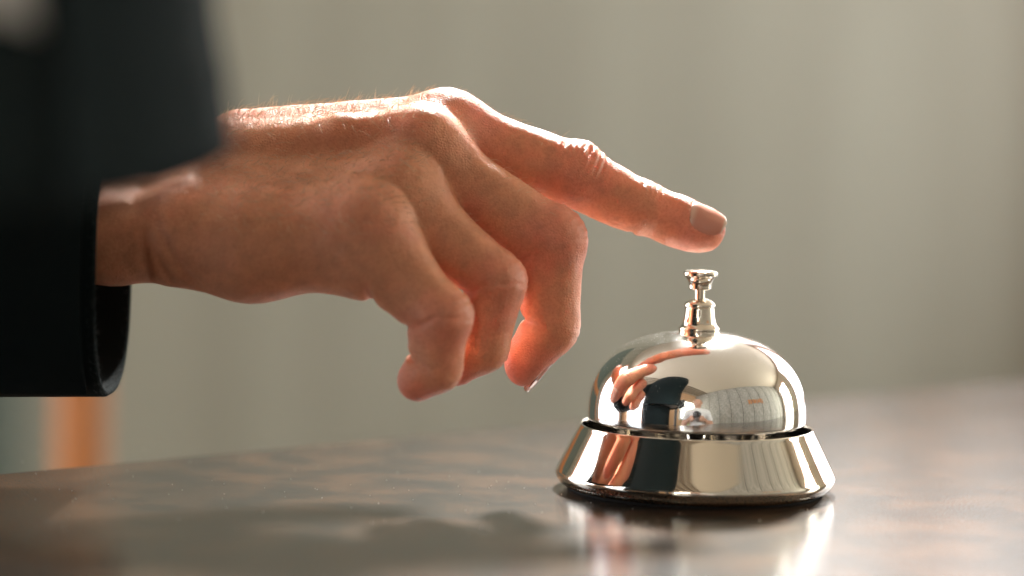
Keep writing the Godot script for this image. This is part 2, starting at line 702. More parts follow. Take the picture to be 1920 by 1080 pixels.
# added lamp, out of view: rims the hand in place of window light from behind
func make_added_spotlight() -> void:
	var at := Vector3(0.20, 1.42, -1.72)
	var aim := Vector3(0.02, 0.06, 0.0)
	var t := thing("added_spotlight", "added spotlight under the ceiling, in place of daylight from behind the bell", "spotlight", at)
	t.basis = Basis.looking_at(aim - at, Vector3.UP)
	put(lathe(rounded([[0, 150], [90, 150, 8], [130, 120, 10], [160, 0, 3], [154, -2, 2], [150, 4], [0, 5]]), 64), "lamp_head", mats.ceiling, t, Vector3.ZERO, Vector3(PI / 2, 0, 0))
	put(lathe(rounded([[0, 0], [148, 0, 1], [148, 4]]), 48), "lamp_glass", glow(1.0, 0.98, 0.94, 12.0), t, Vector3(0, 0, -0.001), Vector3(PI / 2, 0, 0))
	put(bar(Vector3(0, 0.0, 0.1), t.basis.inverse() * Vector3(0, CEIL_Y - at.y, 0) + Vector3(0, 0, 0.1), 0.02), "lamp_arm", mats.batten, t)
	var l := SpotLight3D.new()
	l.name = "spot"
	l.light_energy = SPOT_ENERGY
	l.light_size = 0.15
	l.light_color = Color(1.0, 0.985, 0.96)
	l.spot_angle = 5.4
	l.spot_angle_attenuation = 0.6
	l.spot_range = 12.0
	l.spot_attenuation = 2.0
	l.shadow_enabled = true
	t.add_child(l)
	l.position = Vector3(0, 0, -0.16)

const SPOT_ENERGY := 28.0

func make_room() -> void:
	var w := RIGHT_U - LEFT_U
	var d := NEAR_V - FAR_V
	var mu := (RIGHT_U + LEFT_U) * 0.5
	var mv := (NEAR_V + FAR_V) * 0.5
	var my := (FLOOR_Y + CEIL_Y) * 0.5
	var hy := CEIL_Y - FLOOR_Y
	var turn := Vector3(0, atan2(0.675, 0.738), 0)
	structure(slab(Vector3(w + 0.6, 0.2, d + 0.6), 0.01), "floor", mats.floor, uvp(mu, FLOOR_Y - 0.1, mv), turn)
	var c := structure(slab(Vector3(w + 0.6, 0.2, d + 0.6), 0.01), "ceiling", mats.ceiling, uvp(mu, CEIL_Y + 0.1, mv), turn)
	for i in 5:
		put(slab(Vector3(0.06, 0.05, d), 0.005), "ceiling_batten", mats.batten, c, Vector3(-mu - 1.95 + 0.14 * i, -0.125, 0.0))
	structure(slab(Vector3(w + 0.6, hy, 0.2), 0.01), "wall_behind_guest", mats.plaster, uvp(mu, my, FAR_V - 0.1), turn)
	structure(slab(Vector3(0.2, hy, d), 0.01), "wall_right", mats.ceiling, uvp(RIGHT_U + 0.1, my, mv), turn)
	structure(slab(Vector3(0.2, hy, d), 0.01), "wall_left", mats.peach, uvp(LEFT_U - 0.1, my, mv), turn)
	var cw := structure(slab(Vector3(w + 0.6, hy, 0.2), 0.01), "wall_concrete", mats.joint, uvp(mu, my, NEAR_V + 0.1), turn)
	var pw := 0.46
	var panel := slab(Vector3(pw - 0.018, hy - 0.01, 0.03), 0.004)
	for i in int(w / pw) + 1:
		put(panel, "panel", mats.concrete, cw, Vector3(-w * 0.5 + pw * (i + 0.5), 0, -0.115 - 0.004 * (i % 3)))
	# windows: the bright ones stand behind the bell, the others only show in the chrome
	var day := Color(0.93, 0.97, 1.0)
	window("high window above the pale wall behind the counter", uvp(2.45, 1.10, FAR_V), V, 1.0, 1.15, 2, mats.orange_wood, A_ENERGY, 0.45, Color(0.86, 0.95, 1.0))
	window("tall window beside the pale wall, left of the leafy plant", uvp(RIGHT_U, 0.75, -0.75), -U, 1.7, 1.7, 3, mats.orange_wood, B_ENERGY, 3.0, day)
	window("wide low window behind the guest in the dark jacket", uvp(-1.05, 0.62, FAR_V), V, 1.5, 1.7, 3, mats.orange_wood, C_ENERGY, 3.0, day)
	window("orange framed window in the peach wall", uvp(LEFT_U, 0.3, -1.0), U, 0.8, 1.5, 2, mats.orange_wood, D_ENERGY, 1.6, Color(0.85, 0.95, 1.0))
	window("small window in the peach wall beside the concrete wall", uvp(LEFT_U, 0.55, 1.45), U, 0.7, 0.9, 1, mats.shirt, E_ENERGY, 3.0, Color(1.0, 0.97, 0.85))
	window("narrow window between the concrete wall and the tall window", uvp(RIGHT_U, 0.45, 1.2), -U, 0.8, 1.7, 1, mats.orange_wood, F_ENERGY, 4.0, Color(1.0, 1.0, 0.9))

const A_ENERGY := 0.18
const B_ENERGY := 1.0
const C_ENERGY := 1.9
const D_ENERGY := 0.5
const E_ENERGY := 0.6
const F_ENERGY := 3.2


# ------------------------------------------------------------------ counter and bell
func make_counter() -> void:
	var t := thing("counter", "dark brown mottled counter top under the chrome bell", "counter", uvp(0.6125, FLOOR_Y, 0.271), atan2(0.675, 0.738))
	put(slab(Vector3(1.775, 0.04, 0.83), 0.003), "counter_top", mats.counter, t, Vector3(0, -FLOOR_Y - 0.02, 0))
	put(slab(Vector3(1.65, -FLOOR_Y - 0.042, 0.6), 0.004), "counter_front", mats.batten, t, Vector3(0, (-FLOOR_Y - 0.042) * 0.5, 0.02))
	# specks of dust lying on the counter, too many and too small to count
	var mm := MultiMesh.new()
	mm.transform_format = MultiMesh.TRANSFORM_3D
	var sp := SphereMesh.new()
	sp.radius = 0.00012
	sp.height = 0.0002
	sp.radial_segments = 6
	sp.rings = 3
	mm.mesh = sp
	mm.instance_count = 260
	rng.seed = 77
	for i in 260:
		var p := Vector3(rng.randf_range(-0.25, 0.22), 0.0001, rng.randf_range(-0.1, 0.1))
		if Vector2(p.x, p.z).length() < 0.043: p.x -= 0.1
		mm.set_instance_transform(i, Transform3D(Basis.from_euler(Vector3(0, rng.randf() * TAU, 0)).scaled(Vector3(rng.randf_range(0.6, 2.2), 0.8, rng.randf_range(0.5, 1.4))), p))
	var o := MultiMeshInstance3D.new()
	o.name = "dust"
	o.multimesh = mm
	o.material_override = mats.dust
	add_child(o)
	tag(o, "pale specks of dust scattered on the dark counter top", "dust", "", "stuff")

func make_bell() -> void:
	var t := thing("desk_bell", "polished chrome desk bell with push button on the dark counter", "desk bell")
	var base := put(lathe(rounded([[0, 0.7], [39.2, 0.7, 0.8], [41.4, 1.9, 2.2], [42.8, 4.6, 2.0], [41.9, 6.6, 2.0], [35.6, 19.0, 0.8], [35.3, 19.75, 0.4], [34.9, 19.7, 0.3], [34.75, 18.6, 0.5], [34.6, 3.0]]), 160), "base", mats.base, t)
	put(lathe(rounded([[0, 0.0], [38.6, 0.0, 0.3], [38.8, 0.4, 0.2], [38.6, 0.8]]), 96), "felt_pad", mats.felt, t)
	put(lathe(PackedVector2Array([Vector2(34.6, 3.0), Vector2(0, 3.0)]), 64), "well", mats.base, base)
	put(lathe(PackedVector2Array([Vector2(34.55, 3.0), Vector2(34.65, 18.4)]), 96), "inner_wall", mats.base, base)
	# dome: upright side, then a rounded shoulder up to a nearly flat crown; a lip turned under at its lower edge
	var prof := PackedVector2Array([Vector2(31.3, 21.5), Vector2(32.2, 20.95), Vector2(32.8, 20.9), Vector2(33.1, 21.2)])
	for i in 49:
		var a := PI * 0.5 * i / 48.0
		var q := 2.45
		prof.append(Vector2(33.2 * pow(maxf(cos(a), 0.0), 2.0 / q), 22.0 + 26.3 * pow(sin(a), 2.0 / q)))
	var dome := put(lathe(prof, 192), "dome", mats.chrome, t)
	# fine dust that has settled on the crown
	rng.seed = 19
	var mm := MultiMesh.new()
	mm.transform_format = MultiMesh.TRANSFORM_3D
	var sp := SphereMesh.new()
	sp.radius = 0.00005
	sp.height = 0.0001
	sp.radial_segments = 5
	sp.rings = 2
	mm.mesh = sp
	mm.instance_count = 1400
	for i in 1400:
		var j := rng.randi_range(14, prof.size() - 2)
		var q := prof[j].lerp(prof[j + 1], rng.randf())
		var a := rng.randf() * TAU
		mm.set_instance_transform(i, Transform3D(Basis.IDENTITY.scaled(Vector3.ONE * rng.randf_range(0.5, 1.5)), Vector3(q.x * cos(a), q.y + 0.02, q.x * sin(a)) * 0.001))
	var du := MultiMeshInstance3D.new()
	du.name = "dust"
	du.multimesh = mm
	du.material_override = mats.dust
	dome.add_child(du)
	du.set_meta("kind", "stuff")
	put(lathe(rounded([[0, 3.0], [5.0, 3.0], [3.0, 6.0, 1.0], [3.0, 46.0], [0, 46.0]]), 32), "centre_post", mats.base, t)
	# collar on the crown
	put(lathe(rounded([[0, 47.6], [6.1, 47.6, 0.2], [6.2, 49.5, 0.3], [5.8, 49.9, 0.2], [5.1, 50.7, 0.6], [4.62, 52.6, 1.0], [4.4, 55.4, 0.2], [4.3, 55.7, 0.1], [4.72, 56.0, 0.2], [4.72, 56.6, 0.3], [4.2, 57.4, 0.5], [3.0, 58.2, 0.6], [1.8, 58.5, 0.1], [0, 58.5]]), 96), "collar", mats.nickel, t)
	var pl := put(lathe(PackedVector2Array([Vector2(1.5, 54), Vector2(1.5, 61.5)]), 48), "plunger", mats.nickel, t, Vector3(0, 0.0005, 0))
	put(lathe(rounded([[0, 60.7], [3.2, 60.7, 0.3], [3.42, 61.0, 0.2], [3.38, 62.4, 0.8], [3.9, 63.7, 0.9], [4.9, 64.7, 0.4], [5.2, 64.9, 0.15], [5.25, 65.9, 0.35], [4.6, 66.4, 0.6], [0, 66.75]]), 96), "push_button", mats.nickel, pl)


# ------------------------------------------------------------------ the guest: hand, sleeve, jacket
func finger(f: Field, g: int, pts: Array, radii: Array, pad: Vector3) -> void:
	# pts: knuckle, middle joint, end joint, tip; radii at those; pad: way to the soft side
	for i in 3:
		f.bone(g, pts[i], pts[i + 1], radii[i], radii[i + 1])
	for i in 3:
		var m: Vector3 = pts[i].lerp(pts[i + 1], 0.5 if i < 2 else 0.62)
		var ax: Vector3 = (pts[i + 1] - pts[i])
		var r: float = lerpf(radii[i], radii[i + 1], 0.5)
		var off: Vector3 = (pad - ax.normalized() * pad.dot(ax.normalized())).normalized()
		f.bone(g, m - ax * 0.18 + off * r * 0.30, m + ax * 0.18 + off * r * 0.30, r * 0.80, r * 0.78)

func wrinkles(f: Field, c: Vector3, axis: Vector3, top: Vector3, r: float, offsets: Array, depth: float, width: float) -> void:
	for o in offsets:
		f.groove(c + axis * o + top * r, axis.rotated(top, rng.randf_range(-0.15, 0.15)), depth * rng.randf_range(0.7, 1.2), width, r * rng.randf_range(0.55, 0.8))

var hand: Field
var nail_frames := []

func build_hand_field() -> void:
	var f := Field.new()
	hand = f
	rng.seed = 5
	f.group(8.0)
	var up := Vector3(0, 0.84, 0.54).normalized()      # way of the back of the hand
	# wrist and forearm
	f.bone(0, P(-60, 352, -4), P(215, 348, -3), R(74, 0), R(70, 0))
	f.bone(0, P(-60, 455, 26), P(215, 452, 28), R(74, 28), R(72, 28))
	f.bone(0, P(215, 350, -3), P(405, 334, 0), R(70, 0), R(68, 0))
	f.bone(0, P(215, 452, 28), P(330, 440, 31), R(72, 28), R(80, 30))
	f.bone(0, P(200, 400, 12), P(420, 390, 16), R(78, 12), R(85, 15))
	# metacarpals
	f.bone(0, P(440, 278, -2), P(835, 248, -2), R(61, 0), R(58, 0))
	f.bone(0, P(400, 325, 10), P(782, 282, 14), R(66, 10), R(59, 14))
	f.bone(0, P(380, 375, 21), P(742, 358, 26), R(70, 20), R(58, 28))
	f.bone(0, P(360, 425, 30), P(680, 428, 37), R(74, 30), R(60, 38))
	# heel of the hand on the little finger's side, and the palm under the fingers
	f.bone(0, P(350, 450, 28), P(470, 466, 32), R(82, 28), R(92, 32))
	f.bone(0, P(470, 466, 32), P(650, 466, 35), R(92, 32), R(80, 36))
	f.bone(0, P(480, 400, 2), P(760, 390, 8), R(80, 4), R(62, 8))
	f.bone(0, P(700, 410, 30), P(760, 400, 20), R(62, 30), R(60, 20))
	f.bone(0, P(440, 287, 8), P(800, 264, 8), R(62, 8), R(56, 8))
	# extensor tendons
	f.bone(0, P(460, 278, 16), P(640, 246, 19), R(11, 16), R(13, 20))
	f.bone(0, P(640, 246, 19), P(775, 238, 20), R(13, 20), R(20, 21))
	f.bone(0, P(450, 234, 3), P(825, 203, 3), R(12, 3), R(15, 3))
	# knuckles
	f.bone(0, P(842, 246, -1), P(847, 248, -1), R(57, 0), R(57, 0))
	f.bone(0, P(795, 276, 16), P(800, 280, 16), R(60, 16), R(60, 16))
	var g: int
	# forefinger, stretched towards the button
	g = f.group(3.0, 9.0)
	var ix := [P(842, 247, -1), P(1079, 327, 0), P(1207, 391, 1), P(1318, 430, 1)]
	finger(f, g, ix, [R(60, 0), R(57, 0), R(47, 0), R(38, 0)], Vector3(-0.2, -1, -0.3))
	f.bone(g, ix[1] + up * 0.8, ix[1] + up * 0.8 + Vector3(0.5, 0, 0), R(57, 0), R(57, 0))
	f.bone(g, ix[2].lerp(ix[3], 0.55), ix[3] + Vector3(-0.4, 0.2, 0.0), R(45, 0), R(40, 0))
	# middle finger
	g = f.group(3.0, 9.0)
	var md := [P(790, 284, 16), P(1036, 450, 17), P(1034, 612, 15), P(985, 688, 13)]
	finger(f, g, md, [R(59, 16), R(60, 17), R(51, 15), R(37, 13)], Vector3(-1, -0.3, 0.0))
	f.bone(g, md[1] + Vector3(0.2, 0.6, 0.3), md[1] + Vector3(0.2, 0.6, 0.5), R(60, 17), R(60, 17))
	f.bone(g, P(978, 436, 17), P(1000, 505, 16), R(46, 17), R(44, 16))
	# ring finger
	g = f.group(3.0, 14.0)
	var rg := [P(745, 358, 27), P(930, 527, 32), P(906, 650, 30), P(858, 690, 27)]
	finger(f, g, rg, [R(53, 30), R(56, 32), R(46, 30), R(34, 27)], Vector3(-1, -0.3, 0.0))
	# little finger
	g = f.group(3.0, 18.0)
	var lt := [P(690, 432, 39), P(830, 592, 46), P(818, 688, 44), P(785, 716, 42)]
	finger(f, g, lt, [R(52, 43), R(55, 46), R(46, 44), R(37, 42)], Vector3(-1, -0.3, 0.0))
	f.bone(g, P(712, 480, 40), P(796, 583, 44), R(50, 42), R(46, 44))
	# thumb, folded under on the far side
	g = f.group(4.0, 14.0)
	var th := [P(430, 390, -8), P(600, 410, -26), P(730, 420, -34), P(850, 430, -34)]
	finger(f, g, th, [R(80, -8), R(62, -26), R(56, -34), R(44, -34)], Vector3(0, -1, 0.4))
	# skin folds over the joints
	var axp: Vector3 = (ix[2] - ix[1]).normalized()
	var dp := (up - axp * up.dot(axp)).normalized()
	wrinkles(f, ix[1], axp, dp, R(57, 0), [-7.5, -5.2, -3.4, -1.2, 0.8, 2.8, 4.4, 6.5], 0.40, 0.55)
	f.groove(ix[1] + dp * R(56, 0) + axp * 1.0, axp.rotated(dp, 0.4), 0.8, 1.1, 3.0)
	var axd: Vector3 = (ix[3] - ix[2]).normalized()
	var dd := (up - axd * up.dot(axd)).normalized()
	wrinkles(f, ix[2], axd, dd, R(47, 0), [-3.0, -0.8, 1.2, 3.0], 0.38, 0.5)
	f.groove(ix[2] - dd * R(50, 0) - axd * 1.0, axd, 0.9, 0.9, 7.0)
	f.groove(ix[1] - dp * R(60, 0) + axp * 1.0, axp, 0.7, 0.9, 8.0)
	f.groove(ix[1] - dp * R(60, 0) - axp * 2.5, axp, 0.5, 0.8, 7.0)
	for o in [[md, 17], [rg, 32], [lt, 46]]:
		var q: Array = o[0]
		var a1: Vector3 = (q[1] - q[0]).normalized()
		var a2: Vector3 = (q[2] - q[1]).normalized()
		var bend := (a1 + a2).normalized()
		var out := (a1 - a2).normalized()
		var rr := R(56, o[1])
		wrinkles(f, q[1], bend, out, rr, [-4.5, -1.8, 0.9, 3.6], 0.22, 0.6)
		f.groove(q[1] - out * rr, bend, 1.0, 1.2, 8.0)
		var a3: Vector3 = (q[3] - q[2]).normalized()
		var b2 := (a2 + a3).normalized()
		var o2 := (a2 - a3).normalized()
		f.groove(q[2] - o2 * R(46, o[1]), b2, 1.1, 1.0, 8.0)
		wrinkles(f, q[2], b2, o2, R(47, o[1]), [-1.6, 0.9], 0.25, 0.6)
		var near_side := Vector3(0, 0, 1)
		f.groove(q[2] + near_side * R(36, o[1]) - o2 * R(30, o[1]), b2.rotated(near_side, -0.3), 0.55, 0.7, 5.0)
		f.groove(q[2] + near_side * R(36, o[1]) - o2 * R(24, o[1]) - a2 * 2.2, b2.rotated(near_side, 0.2), 0.35, 0.6, 4.0)
		f.groove(q[1] + near_side * R(40, o[1]) - out * R(34, o[1]), bend.rotated(near_side, 0.2), 0.5, 0.8, 6.0)
		f.groove(q[1] + near_side * R(40, o[1]) + out * R(26, o[1]) + bend * 1.5, bend.rotated(near_side, -0.35), 0.3, 0.7, 5.0)
	# crease lines at the wrist and where the little finger leaves the palm
	f.groove(P(330, 500, 46), Vector3(1, 0.55, 0.2), 0.9, 1.6, 13.0)
	f.groove(P(300, 510, 44), Vector3(1, 0.3, 0.2), 0.6, 1.4, 10.0)
	f.groove(P(262, 500, 44), Vector3(1, -0.1, 0.2), 0.8, 1.8, 12.0)
	f.groove(P(692, 540, 42), Vector3(1, 0.2, 0.0), 1.6, 1.6, 7.0)
	# nails of the forefinger and the middle finger
	nail_frames.append([ix[3] - axd * 0.1, axd, (Vector3(0, 0.72, 0.70) - axd * Vector3(0, 0.72, 0.70).dot(axd)).normalized(), 6.0, 0.92])
	var a3m: Vector3 = (md[3] - md[2]).normalized()
	var w := Vector3(1.0, -0.25, -0.25)
	nail_frames.append([md[3] + a3m * 0.5, a3m, (w - a3m * w.dot(a3m)).normalized(), 6.0, 1.0])
	for nf in nail_frames:
		f.beds.append([nf[0], nf[1], nf[2], nf[1].cross(nf[2]), nf[3], nf[4]])
	f.wobble = noise_of(FastNoiseLite.TYPE_SIMPLEX_SMOOTH, 0.07, 3, 3)
	f.wobble_by = 0.35
	joints = [[ix[1], 11.0], [md[1], 11.0], [rg[1], 10.0], [lt[1], 10.0], [ix[3], 9.0], [md[3], 9.0], [lt[3], 8.0], [rg[3], 8.0], [P(850, 240, 4), 14.0]]

var joints := []

func nail_mesh(nf: Array) -> ArrayMesh:
	var c: Vector3 = nf[0]
	var ax: Vector3 = nf[1]
	var top: Vector3 = nf[2]
	var side := ax.cross(top)
	var outer := []
	var inner := []
	for i in 19:
		var s := lerpf(-1.0, 1.0, i / 18.0)
		var row := PackedVector3Array()
		var low := PackedVector3Array()
		# the plate narrows to a round root and a gently round free edge
		var lim: float = nf[4] * pow(maxf(1.0 - pow(absf(s), 3.4 if s > 0.0 else 3.4), 0.0), 0.5) * 0.96 + 0.02
		for j in 19:
			var t := lerpf(-1.0, 1.0, j / 18.0)
			var ph := lim * t
			var dir := top * cos(ph) + side * sin(ph)
			# past its middle the plate runs straight on over the fingertip
			var o: Vector3 = c + ax * (minf(s, -0.15) * nf[3])
			var r0 := 0.0
			var r1 := 14.0
			for k in 14:
				var rm := (r0 + r1) * 0.5
				if hand.value(o + dir * rm) < 0.0: r0 = rm
				else: r1 = rm
			var edge := maxf(pow(absf(t), 6.0), pow(absf(s), 8.0) if s < 0.0 else 0.0)
			var on := maxf(s + 0.15, 0.0)
			var p: Vector3 = o + ax * (on * nf[3]) + dir * (r0 + lerpf(0.32, 0.02, edge) - 0.9 * on * on)
			row.append(p * 0.001)
			low.append((p - dir * 0.45) * 0.001)
		outer.append(row)
		inner.append(low)
	var m := shell(outer, inner)
	var arr := m.surface_get_arrays(0)
	var cols := PackedColorArray()
	for p in arr[Mesh.ARRAY_VERTEX]:
		var s: float = (p * 1000.0 - c).dot(ax) / nf[3]
		var lun := smoothstep(-0.62, -0.72, s)      # pale half moon at the root, pink bed, pale free edge
		cols.append(Color(0.70, 0.27, 0.185).lerp(Color(0.76, 0.42, 0.32), lun).lerp(Color(0.78, 0.55, 0.43), smoothstep(0.80, 0.88, s)))
	arr[Mesh.ARRAY_COLOR] = cols
	var out := ArrayMesh.new()
	out.add_surface_from_arrays(Mesh.PRIMITIVE_TRIANGLES, arr)
	return out

func make_guest() -> void:
	var t := thing("person", "person in a dark jacket reaching a forefinger towards the bell's button", "person", Vector3.ZERO)
	build_hand_field()
	var lo := Vector3(1e6, 1e6, 1e6)
	var hi := -lo
	for i in hand.fa.size():
		for q in [hand.fa[i], hand.fa[i] + hand.fb[i]]:
			var r := maxf(hand.fr[i], hand.fr[i] + hand.fd[i]) + 3.0
			lo = lo.min(q - Vector3.ONE * r)
			hi = hi.max(q + Vector3.ONE * r)
	var net := hand.nets(lo, hi, HAND_CELL)
	var v: PackedVector3Array = net.v
	var n: PackedVector3Array = net.n
	var cols := PackedColorArray()
	var mot := noise_of(FastNoiseLite.TYPE_SIMPLEX_SMOOTH, 0.09, 4, 15)
	var big := noise_of(FastNoiseLite.TYPE_SIMPLEX_SMOOTH, 0.03, 2, 16)
	for i in v.size():
		var p := v[i]
		var red := 0.0
		for j in joints:
			red = maxf(red, 1.0 - (p - j[0]).length() / (j[1] * 1.5))
		red = clampf(red * 1.3 + 0.55 * big.get_noise_3dv(p) + 0.25 * mot.get_noise_3dv(p), 0.0, 1.0)
		var c := Color(0.75, 0.335, 0.19).lerp(Color(0.80, 0.265, 0.18), red)
		c *= 1.0 + 0.17 * mot.get_noise_3dv(p * 1.7)
		if mot.get_noise_3dv(p * 2.6 + Vector3(70, 0, 0)) > 0.36: c *= 0.92
		c.a = 1.0
		cols.append(c)
		v[i] = p * 0.001
	var body := put(commit(v, n, net.i, cols), "hand", mats.skin, t)
	for nf in nail_frames: put(nail_mesh(nf), "fingernail", mats.nail, body)
	make_hairs(v, n, body)
	make_jacket(t)

const HAND_CELL := 0.9

func make_hairs(v: PackedVector3Array, n: PackedVector3Array, parent: Node) -> void:
	rng.seed = 11
	var vv := PackedVector3Array()
	var nn := PackedVector3Array()
	var idx := PackedInt32Array()
	var left := P(405, 300, 0).x * 0.001
	var knuckle := P(800, 240, 0).x * 0.001
	var stop := P(1060, 300, 0).x * 0.001
	var made := 0
	var tries := 0
	while made < 2400 and tries < 60000:
		tries += 1
		var i := rng.randi() % v.size()
		var p := v[i]
		var nm := n[i]
		if p.x < left or p.x > stop or nm.y < 0.12: continue
		if p.x > knuckle and (nm.y < 0.45 or rng.randf() < 0.80): continue
		if nm.y < 0.6 and rng.randf() > 0.35: continue
		if p.y < 0.078: continue
		made += 1
		var len := rng.randf_range(0.0015, 0.0065) * (1.0 if p.x < knuckle else 0.6)
		if rng.randf() < 0.04: len *= 1.6
		var dir := (nm * rng.randf_range(0.25, 1.3) + Vector3(rng.randf_range(0.1, 1.0), rng.randf_range(-0.5, 0.3), rng.randf_range(-0.3, 0.9))).normalized()
		var bend := (Vector3(rng.randf_range(-0.1, 0.9), rng.randf_range(-1.0, 0.1), rng.randf_range(-0.5, 0.7)) - nm * 0.5) * rng.randf_range(0.1, 1.3)
		var rad := rng.randf_range(0.00005, 0.00008)
		var base := vv.size()
		for s in 6:
			var q := s / 5.0
			var c := p - nm * 0.0002 + dir * len * q + bend * len * q * q * 0.7
			var tg := (dir + bend * q * 1.4).normalized()
			var e1 := tg.cross(Vector3(0.3, 0.2, 0.9)).normalized()
			var e2 := tg.cross(e1)
			for k in 3:
				var a := TAU * k / 3.0
				var w := e1 * cos(a) + e2 * sin(a)
				vv.append(c + w * rad * (1.0 - 0.75 * q))
				nn.append(w)
		for s in 5:
			for k in 3:
				var a := base + s * 3 + k
				var b := base + s * 3 + (k + 1) % 3
				idx.append_array([a, a + 3, b, b, a + 3, b + 3])
	var o := put(commit(vv, nn, idx), "hand_hair", mats.hair, parent)
	o.set_meta("kind", "stuff")

# ring of a sleeve: squarish loop of half sizes hy, hz round c; side and up span its plane
func sleeve_ring(c: Vector3, side: Vector3, up: Vector3, hz: float, hy: float, grow := 0.0) -> PackedVector3Array:
	var out := PackedVector3Array()
	for k in 72:
		var a := TAU * k / 72.0
		var e := 0.78
		var ca := signf(cos(a)) * pow(absf(cos(a)), e)
		var sa := signf(sin(a)) * pow(absf(sin(a)), e)
		out.append(c + side * ca * (hz + grow) + up * sa * (hy + grow))
	return out

# short fibres standing off the cloth along a loop of points
func lint(loops: Array, mid: Vector3, count: int, parent: Node) -> void:
	rng.seed = 29
	var vv := PackedVector3Array()
	var nn := PackedVector3Array()
	var idx := PackedInt32Array()
	for i in count:
		var r: PackedVector3Array = loops[rng.randi() % loops.size()]
		var k := rng.randi() % r.size()
		var p := r[k].lerp(r[(k + 1) % r.size()], rng.randf()) + Vector3(rng.randf_range(-0.0015, 0.0005), 0, 0)
		var off := p - mid
		off.x = 0.0
		var dir := (off.normalized() * rng.randf_range(-0.8, 0.8) + Vector3(rng.randf_range(0.1, 1.0), rng.randf_range(-0.6, 0.6), rng.randf_range(-0.6, 0.6))).normalized()
		var bend := Vector3(rng.randf_range(-1, 1), rng.randf_range(-1, 1), rng.randf_range(-1, 1)) * 0.5
		var len := rng.randf_range(0.0004, 0.0012)
		var base := vv.size()
		for s in 4:
			var q := s / 3.0
			var c := p + dir * len * q + bend * len * q * q
			var e1 := dir.cross(Vector3(0.3, 0.2, 0.9)).normalized()
			var e2 := dir.cross(e1)
			for j in 3:
				var w := e1 * cos(TAU * j / 3.0) + e2 * sin(TAU * j / 3.0)
				vv.append(c + w * 0.000022 * (1.0 - 0.6 * q))
				nn.append(w)
		for s in 3:
			for j in 3:
				var a := base + s * 3 + j
				var b := base + s * 3 + (j + 1) % 3
				idx.append_array([a, a + 3, b, b, a + 3, b + 3])
	put(commit(vv, nn, idx), "lint", mats.lint, parent).set_meta("kind", "stuff")

